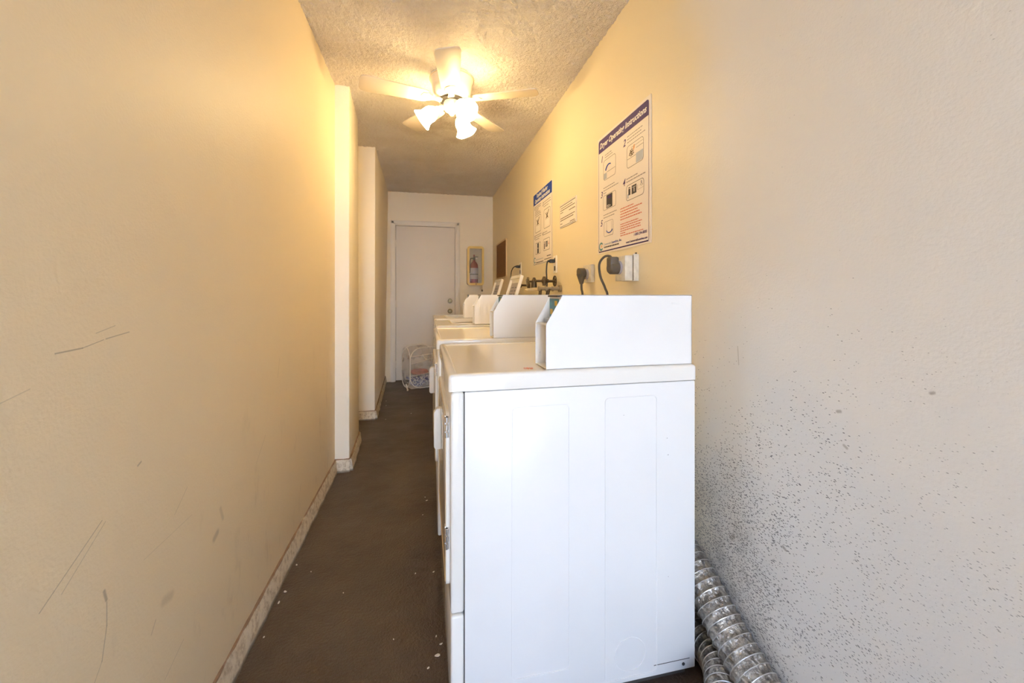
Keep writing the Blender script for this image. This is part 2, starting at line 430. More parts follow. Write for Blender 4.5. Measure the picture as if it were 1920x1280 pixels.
def ring_prism(bm, outer, inner, lo, hi, axis='Z'):
    f = {'Y': lambda a, b, t: (a, t, b), 'X': lambda a, b, t: (t, a, b), 'Z': lambda a, b, t: (a, b, t)}[axis]
    t = bmesh.new(); n = len(outer)
    O0 = [t.verts.new(f(*p, lo)) for p in outer]; O1 = [t.verts.new(f(*p, hi)) for p in outer]
    I0 = [t.verts.new(f(*p, lo)) for p in inner]; I1 = [t.verts.new(f(*p, hi)) for p in inner]
    for i in range(n):
        j = (i+1) % n
        t.faces.new((O0[i], O0[j], O1[j], O1[i])); t.faces.new((I0[i], I1[i], I1[j], I0[j]))
        t.faces.new((O1[i], O1[j], I1[j], I1[i])); t.faces.new((O0[i], I0[i], I0[j], O0[j]))
    merge(bm, t); return bm

def text(name, s, size, m, parent, x, y, z=.0012, shear=0, bold=0, align='LEFT', sx=1.0, ext=.0002):
    cu = bpy.data.curves.new(name, 'FONT'); cu.body = s; cu.size = size; cu.align_x = align
    cu.shear = shear; cu.offset = bold; cu.extrude = ext; cu.resolution_u = 3
    t = bpy.data.objects.new('_txt', cu); COL.objects.link(t)
    bpy.context.view_layer.update()
    me = bpy.data.meshes.new_from_object(t); bpy.data.objects.remove(t)
    me.name = name; me.materials.clear(); me.materials.append(m)
    o = bpy.data.objects.new(name, me); COL.objects.link(o); o.parent = parent
    o.location = (x, y, z); o.scale = (sx, 1, 1)
    return o

# ------------------------------------------------------------------ room shell
def grid_np(name, nx, ny, fn, m):
    xs, ys = np.meshgrid(np.linspace(0, 1, nx), np.linspace(0, 1, ny))
    co = fn(xs.ravel(), ys.ravel())
    idx = np.arange(nx*ny).reshape(ny, nx)
    f = np.stack([idx[:-1, :-1], idx[:-1, 1:], idx[1:, 1:], idx[1:, :-1]], -1).reshape(-1, 4)
    me = bpy.data.meshes.new(name)
    me.vertices.add(len(co)); me.vertices.foreach_set('co', co.astype(np.float32).ravel())
    me.loops.add(f.size); me.loops.foreach_set('vertex_index', f.ravel().astype(np.int32))
    me.polygons.add(len(f)); me.polygons.foreach_set('loop_start', np.arange(0, f.size, 4, dtype=np.int32))
    me.update(calc_edges=True); me.materials.append(m)
    me.polygons.foreach_set('use_smooth', np.ones(len(f), dtype=bool))
    o = bpy.data.objects.new(name, me); COL.objects.link(o); return o

def ceil_fn(u, v):
    x = -0.66 + u*1.66; y = YS-.1 + v*(YB+.25-YS)
    z = np.empty_like(x)
    N = noise.noise
    for i in range(len(x)):
        a = N((x[i]*62, y[i]*62, 0.0)); b = N((x[i]*28, y[i]*28, 7.0))
        z[i] = ZC - max(0.0, a+.2)*.0125 - max(0.0, b)*.004
    return np.stack([x, y, z], -1)
ceiling = structure(grid_np('ceiling', 240, 860, ceil_fn, M['ceiling']))
b = NB(); box(b, -.66, 1.0, YS-.1, YB+.15, ZC+.004, ZC+.08)
slab = ob('ceiling_slab', b, M['ceiling'], ceiling)

b = NB(); box(b, -.75, 1.05, YS-.1, YB+.15, -.08, 0); structure(ob('floor', b, M['floor']))
b = NB(); box(b, -12, 12, -14, YS-.1, -.10, -.02); structure(ob('ground_outside', b, M['outside']))

b = NB(); box(b, XL-.10, XL, YS, 2.70, 0, ZC+.02); structure(ob('wall_left', b, M['wall_left']))
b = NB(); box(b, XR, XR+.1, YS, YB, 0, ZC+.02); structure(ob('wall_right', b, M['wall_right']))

def pier(name, poly_bottom, poly_top, m):
    b = NB()
    A = [b.verts.new((x, y, 0)) for x, y in poly_bottom]; B = [b.verts.new((x, y, ZC+.02)) for x, y in poly_top]
    b.faces.new(A); b.faces.new(B)
    for i in range(len(A)):
        j = (i+1) % len(A); b.faces.new((A[i], A[j], B[j], B[i]))
    bmesh.ops.recalc_face_normals(b, faces=b.faces)
    bmesh.ops.bevel(b, geom=[e for e in b.edges if abs(e.verts[0].co.z-e.verts[1].co.z) > 1], offset=.006, segments=2, profile=.5, affect='EDGES')
    return structure(ob(name, b, m))
pier('wall_left_pier', [(-.66, 2.70), (-.470, 2.70), (-.492, 3.22), (-.66, 3.22)], [(-.66, 2.70), (-.470, 2.70), (-.500, 3.22), (-.66, 3.22)], M['pier'])
b = NB(); box(b, -.68, -.585, 3.22, 3.77, 0, ZC+.02); structure(ob('wall_left_niche', b, M['wall']))
pier('wall_left_far', [(-.68, 3.77), (-.441, 3.77), (-.500, YB), (-.68, YB)], [(-.68, 3.77), (-.437, 3.77), (-.464, YB), (-.68, YB)], M['pier'])

# back wall around the doorway
DX0, DX1, DZ = -.372, .391, 2.012
b = NB()
box(b, -.62, DX0-.03, YB, YB+.1, 0, ZC+.02); box(b, DX1+.03, XR+.1, YB, YB+.1, 0, ZC+.02); box(b, DX0-.03, DX1+.03, YB, YB+.1, DZ+.03, ZC+.02)
structure(ob('wall_back', b, M['wall']))

# entrance end behind the camera: a wall with a wide open doorway
b = NB()
box(b, XL-.1, -.52, YS-.1, YS, 0, ZC); box(b, .42, XR+.1, YS-.1, YS, 0, ZC); box(b, -.52, .42, YS-.1, YS, 2.14, ZC)
structure(ob('wall_front', b, M['wall']))

# baseboards: rough painted plaster kerbs
def kerb(name, pts, h=.082, t=.016):
    """pts: run of (x,y) along the wall face, kerb grows to the room side (left of travel direction is wall)"""
    b = NB()
    for (x0, y0), (x1, y1) in zip(pts, pts[1:]):
        L = math.hypot(x1-x0, y1-y0); n = max(2, int(L/.02)); dx, dy = (x1-x0)/L, (y1-y0)/L; nx, ny = dy, -dx
        rows = []
        for k in range(n+1):
            s = L*k/n; px, py = x0+dx*s, y0+dy*s
            w = .0035*noise.noise((px*14, py*14, 1)); w2 = .003*noise.noise((px*17, py*17, 5)); tt = t + .004*noise.noise((px*9, py*9, 9))
            prof = [(-.004, 0), (tt+.004+w, 0), (tt+w*.7, h*.35), (tt*.62+w2, h*.78), (tt*.40+w2, h-.004+w2), (-.004, h+w2)]
            rows.append([b.verts.new((px+nx*a, py+ny*a, z)) for a, z in prof])
        for A, B in zip(rows, rows[1:]):
            for i in range(len(A)-1): b.faces.new((A[i], A[i+1], B[i+1], B[i]))
        b.faces.new(rows[0]); b.faces.new(rows[-1])
    return structure(ob(name, b, M['base']))
kerb('baseboard_left', [(XL, YS+.02), (XL, 2.71)])
kerb('baseboard_pier', [(XL-.01, 2.70), (-.466, 2.70), (-.490, 3.215)])
kerb('baseboard_niche', [(-.585, 3.22), (-.585, 3.78)], t=.01)
kerb('baseboard_far', [(-.60, 3.77), (-.437, 3.77), (-.497, YB-.01)])

# door in the back wall
door = thing('door_1', 'plain white painted slab door in the back wall', 'door', ((DX0+DX1)/2, YB+.02, 0))
del door['label'], door['category']; structure(door)
hw = (DX1-DX0)/2
b = NB(); box(b, -hw+.004, hw-.004, 0, .04, .012, DZ-.004, .002); ob('door_slab', b, M['doorp'], door)
for z, r in ((.90, .030), (1.035, .025)):
    b = NB()
    if r == .030:
        lathe(b, [(0, 0), (.031, 0), (.031, .006), (.014, .010), (.012, .028), (.024, .036), (.028, .048), (.022, .060), (0, .064)], 24,
              Matrix.Translation((.695-hw-.0, 0, z)) @ Matrix.Rotation(pi/2, 4, 'X'))
        k = ob('door_knob', b, M['brass'], door)
    else:
        lathe(b, [(0, 0), (.029, 0), (.029, .008), (.024, .014), (.018, .014), (.016, .020), (0, .021)], 24,
              Matrix.Translation((.695-hw, 0, z)) @ Matrix.Rotation(pi/2, 4, 'X'))
        k = ob('deadbolt', b, M['brass'], door)
for z in (.22, 1.0, 1.78):
    b = NB(); cyl(b, (-hw-.002, -.006, z-.045), (-hw-.002, -.006, z+.045), .006, seg=12)
    box(b, -hw-.001, -hw+.014, -.003, .001, z-.045, z+.045); ob('hinge', b, M['trim'], door)
# casing
b = NB()
def casing(b, x0, x1, z0, z1): 
    box(b, x0, x1, YB-.016, YB+.0, z0, z1, .004)
casing(b, DX0-.062, DX0-.004, 0, DZ+.062); casing(b, DX1+.004, DX1+.062, 0, DZ+.062); casing(b, DX0-.0045, DX1+.0045, DZ+.004, DZ+.062)
box(b, DX0-.030, DX0, YB-.001, YB+.06, 0, DZ+.03); box(b, DX1, DX1+.030, YB-.001, YB+.06, 0, DZ+.03); box(b, DX0-.03, DX1+.03, YB-.001, YB+.06, DZ, DZ+.03)
box(b, DX0-.054, DX0-.020, YB-.020, YB-.010, 0, DZ+.054, .003); box(b, DX1+.020, DX1+.054, YB-.020, YB-.010, 0, DZ+.054, .003)
box(b, DX0-.05, DX1+.05, YB-.020, YB-.010, DZ+.020, DZ+.054, .003)
structure(ob('trim_1', b, M['trim']))
b = NB(); box(b, DX0-.03, DX1+.03, YB+.075, YB+.1, 0, DZ+.03); structure(ob('door_backing', b, M['dark']))

# ------------------------------------------------------------------ machines
XF, XK = .064, .774     # front and back of the cabinets
MW = .655               # width of each machine

def meter_box(root, y0, fl=True):
    """narrow sheet-metal coin meter case on the worktop, open at the front"""
    x0, x1, xt, z0, zc, z1, w, t = .322, .772, .370, .915, 1.038, 1.119, .108, .0016
    prof = [(x0, z0), (x1, z0), (x1, z1), (xt, z1), (x0, zc)]
    b = NB()
    prism(b, prof, y0, y0+t, bev=.0005); prism(b, prof, y0+w-t, y0+w, bev=.0005)
    box(b, xt-.004, x1, y0, y0+w, z1-t, z1); box(b, x1-t, x1, y0, y0+w, z0, z1)
    box(b, x0+.001, x1, y0, y0+w, z0, z0+t)                       # floor of the case
    box(b, x0+.001, x0+.11, y0+t, y0+w-t, zc-.003, zc-.001)         # shelf at the foot of the slope
    box(b, x0+.10, x0+.102, y0+t, y0+w-t, z0, zc-.001)             # inner back of the open bay
    box(b, .366, .368, y0+t, y0+w-t, zc-.001, z1-.004)             # panel behind the sticker
    box(b, x0+.012, x0+.016, y0+w-.006, y0+w-t, z0+.03, z0+.034)
    o = ob('coin_meter_case', b, M['box'], root, smooth=False)
    b = NB(); box(b, .3645, .3660, y0+.021, y0+w-.006, 1.054, 1.108)
    s = ob('instruction_sticker', b, M['sticker'], o); s['label'] = 'blue sticker with yellow coin pictures'
    for q0, q1, q2, q3 in ((.032, .052, 1.088, 1.102), (.072, .094, 1.062, 1.078)):
        b = NB(); box(b, .3635, .3645, y0+q0, y0+q1, q2, q3); ob('coin_print', b, M['yellow'], o)
    b = NB(); box(b, .346, .3655, y0+.012, y0+w-.006, 1.040, 1.051, .001); ob('coin_slide', b, M['steel'], o)
    b = NB(); box(b, xt-.012, xt+.012, y0+.012, y0+w-.010, z1-.006, z1-.0015); ob('top_lip', b, M['darkfilm'], o)
    b = NB(); box(b, .705, .735, y0-.0022, y0, 1.092, 1.0965, .0012); ob('lock_tab', b, M['box'], o)
    return o

def worktop(b, x0, x1, w, z0, z1):
    t = bmesh.new(); bmesh.ops.create_cube(t, size=1)
    for v in t.verts: v.co = Vector(((x0+x1)/2+v.co.x*(x1-x0), w/2+v.co.y*(w+.006), (z0+z1)/2+v.co.z*(z1-z0)))
    top = [f for f in t.faces if f.normal.z > .9]
    bmesh.ops.bevel(t, geom=[e for e in t.edges if max(e.verts[0].co.z, e.verts[1].co.z) > z1-.001 or abs(e.verts[0].co.z-e.verts[1].co.z) > .01], offset=.010, segments=4, profile=.5, affect='EDGES')
    top = max((f for f in t.faces), key=lambda f: f.calc_area() * (f.normal.z > .95))
    bmesh.ops.inset_individual(t, faces=[top], thickness=.014)
    bmesh.ops.inset_individual(t, faces=[top], thickness=.006, depth=-.004)
    bmesh.ops.inset_individual(t, faces=[top], thickness=.02, depth=-.0002)
    merge(b, t)

def cabinet_side(b, y, sgn):
    """pressed panels and a knock-out ring on the side sheet"""
    for x0, x1, z0, z1 in ((.224, .385, .10, .822), (.489, .650, .040, .832)):
        out = rrect(x0, x1, z0, z1, .012); inn = rrect(x0+.0022, x1-.0022, z0+.0022, z1-.0022, .011)
        ring_prism(b, out, inn, y, y+sgn*.0014, 'Y')
    out = [(.566+.048*cos(a), .105+.048*sin(a)) for a in np.linspace(0, 2*pi, 40, endpoint=False)]
    inn = [(.566+.0465*cos(a), .105+.0465*sin(a)) for a in np.linspace(0, 2*pi, 40, endpoint=False)]
    ring_prism(b, out, inn, y, y+sgn*.0011, 'Y')

def machine(kind, name, label, cat, y0, dx=0.0, group=None):
    r = thing(name, label, cat, (dx, y0, 0), group=group)
    b = NB()
    box(b, .0998, XK, 0, MW, .028, .868, .0025)
    cabinet_side(b, 0, -1)
    o = ob('cabinet', b, M['enamel'], r)
    b = NB(); box(b, .12, XK-.02, .02, MW-.02, .0, .03); ob('plinth', b, M['darkfilm'], r)
    b = NB(); cyl(b, (.735, -.0015, .045), (.735, .002, .045), .0045, seg=16); ob('screw', b, M['darkfilm'], r)
    b = NB(); box(b, .64, .755, -.0008, .0, .058, .0592); ob('skirt_seam', b, M['darkfilm'], r)
    b = NB(); box(b, .098, .1015, .002, MW-.002, .03, .868); ob('front_seam', b, M['darkfilm'], r)
    ev = lambda e: True
    b = NB(); box(b, XF, .0985, 0, MW, .300, .869, .007, 3); ob('front_panel', b, M['top'], r)
    b = NB(); box(b, XF, .0985, 0, MW, .022, .296, .007, 3); ob('lower_front_panel', b, M['top'], r)
    if kind == 'dryer':
        b = NB(); worktop(b, .058, .778, MW, .871, .915); ob('worktop', b, M['top'], r)
        d = None
        b = NB(); prism(b, rrect(.045, .585, .335, .80, .03), XF-.010, XF+.001, 'X', .002)
        d = ob('door', b, M['top'], r)
        b = NB(); ring_prism(b, rrect(.05, .58, .34, .795, .027), rrect(.0522, .5778, .3422, .7928, .025), XF-.0112, XF-.0098, 'X'); ob('door_edge', b, M['corkframe'], d)
        for z in (.77, .475):
            b = NB()
            for k in range(3): cyl(b, (XF-.008, .040, z-.028+k*.020), (XF-.008, .040, z-.014+k*.020), .0058, seg=12)
            box(b, XF-.013, XF-.010, .043, .060, z-.028, z+.028, .001); cyl(b, (XF-.008, .040, z-.028), (XF-.008, .040, z+.026), .0035, seg=10)
            ob('hinge', b, M['chrome'], d)
        b = NB(); prism(b, [(XF-.034, .588), (XF-.034, .708), (XF-.024, .722), (XF-.010, .722), (XF-.010, .580), (XF-.028, .580)], .385, .415, 'Y', .002)
        ob('door_handle', b, M['plastic'], d)
        b = NB(); worktop_mark = [(0,0,.02,.004), (.004,.008,.022,.011), (-.004,.014,.012,.017), (.002,-.008,.016,-.005)]
        if y0 < 1.2:
            for k, (ax, ay, bx, by) in enumerate([(0, 0, .026, .006), (.004, .018, .024, -.004), (.010, -.008, .014, .022), (0, .012, .028, .016), (.018, -.006, .028, .010)]):
                L = math.hypot(bx-ax, by-ay); nx, ny = -(by-ay)/L*.0012, (bx-ax)/L*.0012
                ps = [(.272+ax+nx, .058+ay+ny), (.272+ax-nx, .058+ay-ny), (.272+bx-nx, .058+by-ny), (.272+bx+nx, .058+by+ny)]
                prism(b, ps, .9106, .9114, 'Z')
            o = ob('red_ink_mark', b, M['redink'], r); o['label'] = 'faded red scribble of ink'
        else: b.free()
        meter_box(r, .012)
    else:
        # worktop around the tub opening, tub inside, lid folded open at the back
        hx0, hx1, hy0, hy1 = .17, .575, .215, .60
        b = NB()
        outer = rrect(.062, .778, -.003, MW+.003, .012); inner = rrect(hx0, hx1, hy0, hy1, .05)
        ring_prism(b, outer, inner, .875, .912, 'Z')
        ring_prism(b, rrect(.070, .770, .005, MW-.005, .012), rrect(.080, .760, .015, MW-.015, .012), .912, .916, 'Z')
        ob('worktop', b, M['top'], r)
        b = NB(); ring_prism(b, rrect(hx0, hx1, hy0, hy1, .05), rrect(hx0+.012, hx1-.012, hy0+.012, hy1-.012, .045), .895, .915, 'Z'); ob('opening_rim', b, M['plastic'], r)
        b = NB(); cx, cy = (hx0+hx1)/2, (hy0+hy1)/2
        lathe(b, [(.175, 0), (.182, -.03), (.185, -.30), (.14, -.34), (.05, -.34), (.045, -.10), (.03, -.06), (0, -.055)], 32, Matrix.Translation((cx, cy, .90)))
        ob('tub', b, M['steel'], r)
        # open lid: a shallow tray leaning back
        ly0, ly1 = .215, .575
        base = Vector((.600, 0, .925)); d = Vector((.31, 0, 1)).normalized(); nrm = Vector((-d.z, 0, d.x))
        Lh = .352
        b = NB()
        t = bmesh.new(); out = rrect(ly0, ly1, 0, Lh, .022); inn = rrect(ly0+.022, ly1-.022, .022, Lh-.022, .014)
        ring_prism(t, out, inn, 0, .022, 'Z'); prism(t, rrect(ly0+.003, ly1-.003, .003, Lh-.003, .02), 0, .006, 'Z')
        mt = Matrix(((0, d.x, nrm.x, base.x), (1, 0, 0, 0), (0, d.z, nrm.z, base.z), (0, 0, 0, 1)))
        merge(b, t, mt)
        lid = ob('lid', b, M['lidwhite'], r)
        b = NB(); t = bmesh.new()
        prism(t, rrect(ly0+.05, ly1-.05, .16, Lh-.055, .006), .006, .0068, 'Z'); merge(b, t, mt)
        st = ob('lid_sticker', b, M['labelgrey'], lid); st['label'] = 'printed grey instruction sticker inside lid'
        b = NB(); t = bmesh.new()
        for i in range(2):
            for j in range(4):
                yy = ly0+.07+i*.12; uu = .175+j*.027
                box(t, yy, yy+.085, uu, uu+.006, .0068, .0072)
        merge(b, t, mt); ob('sticker_print', b, M['ink'], lid)
        for yy in (ly0+.01, ly1-.035):
            b = NB(); t = bmesh.new(); cyl(t, (yy, .14, .022), (yy, .14, .034), .006, seg=12); merge(b, t, mt); ob('lid_bumper', b, M['black'], lid)
        meter_box(r, .090)
    return r

machine('dryer', 'clothes_dryer', 'white dryer with its whole blank side in full view, in front of the silver ducts', 'clothes dryer', 1.031)
machine('dryer', 'clothes_dryer', 'white coin dryer second in the row, tucked directly behind the fully visible dryer', 'clothes dryer', 1.845, -.007)
machine('washer', 'washing_machine', 'white top-loading washer with raised lid, just beyond the second dryer', 'washing machine', 2.652, .010)
machine('washer', 'washing_machine', 'last white top-loading washer in the row, raised lid nearest the corkboard', 'washing machine', 3.432, .014)

# ------------------------------------------------------------------ silver ducts
def duct(label, pts, r):
    root = thing('flexible_duct', label, 'duct', (0, 0, 0), group=None)
    P = smooth_path(pts, 60)
    # resample evenly
    S = [0]
    for a, c in zip(P, P[1:]): S.append(S[-1]+(c-a).length)
    L = S[-1]; pitch = .0235; n = int(L/pitch*8)
    def at(s):
        i = min(np.searchsorted(S, s), len(P)-1); i = max(1, i)
        t = (s-S[i-1])/(S[i]-S[i-1]+1e-9); return P[i-1].lerp(P[i], t)
    pts2 = [at(L*k/n) for k in range(n+1)]
    b = NB()
    seg = 40; rings = []; up = Vector((0, 0, 1)); frames = []
    for i, p in enumerate(pts2):
        t = (pts2[min(i+1, n)]-pts2[max(i-1, 0)]).normalized(); a = t.cross(up).normalized(); c = a.cross(t).normalized(); frames.append((p, a, c))
        ph = (L*i/n/pitch) % 1.0
        ring = []
        for k in range(seg):
            th = 2*pi*k/seg
            f = (ph + k/seg) % 1.0
            rr = r*(1 - .07*math.sin(pi*f)**.7) + .0016*noise.noise((p.x*50+k*1.1, p.y*60, p.z*50+f*3))
            ring.append(b.verts.new(p + a*rr*cos(th) + c*rr*sin(th)))
        rings.append(ring)
    for A, B in zip(rings, rings[1:]):
        for k in range(seg):
            j = (k+1) % seg; b.faces.new((A[k], A[j], B[j], B[k]))
    ob('foil_sleeve', b, M['foil'], root)
    b = NB(); hel = []
    m_ = int(L/pitch*seg)
    for q in range(m_):
        s = q/seg*pitch; th = -2*pi*q/seg
        i = min(int(s/L*n), n); p0, a, c = frames[i]; p = at(s)
        hel.append(p + a*(r+.0006)*cos(th) + c*(r+.0006)*sin(th))
    tube(b, hel, .0012, 6); ob('spiral_wire', b, M['wire'], root)
    return root
duct('fat silver foil dryer duct lying uppermost against the speckled wall', [(.835, .52, .064), (.836, .70, .080), (.8365, .85, .112), (.8365, .97, .165), (.836, 1.10, .240), (.836, 1.30, .32)], .0545)
duct('lower silver foil duct squeezed on the floor between dryer and upper duct', [(.64, .52, .050), (.672, .66, .050), (.718, .80, .050), (.775, .91, .050), (.824, .99, .050), (.8385, 1.08, .050), (.839, 1.35, .050)], .048)

# ------------------------------------------------------------------ right wall: posters
WALLROT = Matrix(((0, 0, -1), (-1, 0, 0), (0, 1, 0))).to_euler()
def sheet_root(name, label, cat, y0, z0, group=None):
    return thing(name, label, cat, (XR-.0005, y0, z0), WALLROT, group)

def flatbox(name, rects, m, parent, z=.0034, t=.0003):
    for x0, x1, y0, y1 in rects:
        b = NB(); box(b, x0, x1, y0, y1, z, z+t); o = ob(name, b, m, parent, smooth=False)
    return o

def frame_rr(name, x0, x1, y0, y1, r, w, m, parent, z=.0034):
    b = NB(); ring_prism(b, rrect(x0, x1, y0, y1, r), rrect(x0+w, x1-w, y0+w, y1-w, max(r-w, .001)), z, z+.0003, 'Z'); return ob(name, b, m, parent, smooth=False)

def lines(name, x, y, widths, pitch, h, m, parent, z=.0034):
    """rows of print too small to read, broken into words"""
    rnd = random.Random(int(x*1000+y*777)); b = NB()
    for k, w in enumerate(widths):
        px = x
        while px < x+w-.004:
            ww = min(rnd.uniform(.006, .020), x+w-px); box(b, px, px+ww, y-k*pitch-h, y-k*pitch, z, z+.0002); px += ww+.003
    return ob(name, b, m, parent, smooth=False)

def warped_sheet(name, w, h, m, parent, t=.003, curl=.004):
    b = NB(); n = 24; A = []
    for j in range(n+1):
        row = []
        for i in range(n+1):
            u, v = i/n, j/n
            row.append((w*u, h*v + .0015*math.sin(u*9), 0))
        A.append(row)
    def addside(z):
        return [[b.verts.new((x, y, z)) for x, y, _ in row] for row in A]
    F, K = addside(t), addside(.0006)
    for j in range(n):
        for i in range(n):
            b.faces.new((F[j][i], F[j][i+1], F[j+1][i+1], F[j+1][i])); b.faces.new((K[j][i], K[j+1][i], K[j+1][i+1], K[j][i+1]))
    for i in range(n):
        b.faces.new((F[0][i], K[0][i], K[0][i+1], F[0][i+1])); b.faces.new((F[n][i], F[n][i+1], K[n][i+1], K[n][i]))
        b.faces.new((F[i][0], F[i+1][0], K[i+1][0], K[i][0])); b.faces.new((F[i][n], K[i][n], K[i+1][n], F[i+1][n]))
    return ob(name, b, m, parent)

# --- dryer poster
p = sheet_root('instruction_poster', 'large laminated dryer instructions poster with purple header and red small print', 'poster', 1.967, 1.330)
warped_sheet('poster_sheet', .508, .602, M['poster'], p)
frame_rr('border_line', .012, .494, .008, .590, .014, .0022, M['purple'], p)
b = NB(); prism(b, [q for q in rrect(.012, .494, .45, .590, .014) if q[1] > .52] + [(.012, .524), (.494, .524)], .0034, .0038, 'Z')
ob('header_band', b, M['purple'], p, smooth=False)
text('title_lettering', 'Dryer Operating Instructions', .0385, M['white'], p, .026, .545, .0041, .25, .0009, sx=.98)
flatbox('bottom_rule', [(.016, .490, .008, .0135)], M['purple'], p)
for s, x, y in (('1', .038, .470), ('2', .277, .467), ('3', .036, .288), ('4', .272, .287), ('5', .034, .142)):
    text('step_number', s, .045, M['purple'], p, x, y, .0036, .25, 0.0004)
frame_rr('picture_frame', .070, .203, .369, .470, .016, .0016, M['ink'], p)
frame_rr('picture_frame', .312, .453, .356, .456, .016, .0018, M['ink'], p)
frame_rr('picture_frame', .066, .205, .217, .292, .012, .0014, M['ink'], p)
frame_rr('picture_frame', .306, .456, .211, .281, .016, .0020, M['ink'], p)
frame_rr('picture_frame', .076, .176, .083, .158, .010, .0014, M['ink'], p)
lines('step_text', .088, .497, [.07, .08], .012, .004, M['greyink'], p)
lines('step_text', .315, .502, [.135, .12, .15], .0135, .004, M['greyink'], p)
lines('step_text', .070, .333, [.12, .16, .03], .0135, .004, M['greyink'], p)
lines('step_text', .308, .313, [.10, .16], .0135, .0045, M['greyink'], p)
lines('step_text', .070, .195, [.15, .12], .0135, .004, M['greyink'], p)
lines('red_small_print', .250, .190, [.12, .19, .16, .17, .19], .0125, .0045, M['redink'], p)
lines('red_small_print', .250, .118, [.16, .19, .18, .18, .05, .20], .0105, .004, M['redink'], p)
# pictures
b = NB(); tube(b, [(.095+.042*(1-cos(a))*.9, .405+.034*sin(a), .0037) for a in np.linspace(.3, 2.0, 14)], .003, 6)
ob('door_swing_arrow', b, M['blue'], p)
flatbox('shading_print', [(.074, .106, .374, .404), (.392, .448, .360, .402)], M['bluegrey'], p)
flatbox('line_print', [(.108, .198, .404, .4055), (.315, .390, .396, .3975), (.392, .450, .425, .4265), (.35, .45, .44, .441)], M['ink'], p)
b = NB()
for k in range(16):
    a = random.random()*6.28; q = random.random()**.5; cx, cy = .352+.024*q*cos(a), .418+.014*q*sin(a); box(b, cx-.004, cx+.004, cy-.003, cy+.003, .0036, .0040)
ob('laundry_print', b, M['iron'], p)
flatbox('hand_print', [(.368, .376, .424, .438), (.372, .380, .430, .446)], M['orange'], p)
flatbox('keypad_print', [(.104, .168, .222, .288)], M['ink'], p)
flatbox('keypad_dot_print', [(.112, .122, .226, .230), (.126, .136, .226, .230), (.112, .122, .233, .237), (.126, .136, .233, .237), (.142, .150, .229, .233)], M['white'], p, z=.0038)
flatbox('display_print', [(.118, .154, .268, .280)], M['purple'], p, z=.0038)
flatbox('coin_slot_print', [(.326, .343, .234, .262), (.326, .343, .265, .269), (.355, .395, .232, .270)], M['ink'], p)
flatbox('slot_detail_print', [(.374, .378, .240, .258), (.360, .390, .2605, .262)], M['white'], p, z=.0038)
flatbox('finger_print', [(.318, .327, .222, .240)], M['bluegrey'], p, z=.0040)
b = NB(); tube(b, [(.405, .262, .0036), (.405, .240, .0036), (.450, .242, .0036)], .0006, 5); tube(b, [(.425, .254, .0036), (.436, .262, .0036), (.447, .256, .0036), (.438, .250, .0036)], .0010, 5)
tube(b, [(.436, .262, .0036), (.436, .272, .0036)], .002, 6); ob('steam_print', b, M['greyink'], p)
b = NB(); tube(b, [(.137-.030*cos(a), .112-.014*sin(a), .0037) for a in np.linspace(.1, pi-.1, 14)], .0022, 6); ob('smile_curve', b, M['blue'], p)
flatbox('outline_print', [(.106, .107, .11, .152), (.158, .159, .11, .152)], M['greyink'], p)
# logo and company lines
b = NB(); tube(b, [(.042+.020*cos(a), .038+.017*sin(a), .0036) for a in np.linspace(.7, 2*pi-.7, 20)], .0045, 8, flat=.2)
lg = ob('logo_crescent', b, M['teal'], p)
flatbox('logo_figure_print', [(.044, .050, .032, .046), (.040, .056, .038, .041)], M['orange'], p)
text('company_lettering', 'Commercial', .0155, M['bluegrey'], p, .072, .040, .0036, .2)
text('company_lettering', 'Laundries, Inc.', .018, M['blue'], p, .158, .040, .0036, .2, .0)
lines('company_motto', .075, .033, [.165], .01, .0068, M['ink'], p)
text('phone_lettering', '1-800-294-8000', .0165, M['purple'], p, .478, .046, .0036, .15, .0002, 'RIGHT')
text('web_lettering', 'www.CommercialLaundries.com', .0135, M['purple'], p, .482, .022, .0036, .15, .0002, 'RIGHT')

# --- washer poster
p = sheet_root('instruction_poster', 'washer instructions poster with bright blue header above the pipe valves', 'poster', 3.251, 1.362)
warped_sheet('poster_sheet', .508, .588, M['poster'], p)
frame_rr('border_line', .004, .504, .004, .584, .010, .003, M['ink'], p)
b = NB(); prism(b, [q for q in rrect(.006, .502, .40, .584, .012) if q[1] > .52] + [(.006, .496), (.502, .496)], .0034, .0038, 'Z')
ob('header_band', b, M['blue'], p, smooth=False)
text('title_lettering', 'Topload Washer', .044, M['white'], p, .245, .546, .0041, .25, .0010, 'CENTER')
text('title_lettering', 'Operating Instructions', .044, M['white'], p, .250, .508, .0041, .25, .0010, 'CENTER')
for x0, x1, y0, y1 in ((.062, .224, .262, .396), (.304, .464, .260, .406), (.062, .217, .086, .178), (.290, .452, .092, .182)):
    frame_rr('picture_frame', x0, x1, y0, y1, .014, .003, M['ink'], p)
lines('step_text', .055, .480, [.17, .16, .10, .10, .15, .17], .0135, .006, M['greyink'], p)
lines('step_text', .300, .470, [.17, .18, .12], .018, .006, M['greyink'], p)
lines('step_text', .055, .244, [.18, .17, .12], .016, .006, M['greyink'], p)
lines('step_text', .290, .236, [.10, .18], .016, .006, M['greyink'], p)
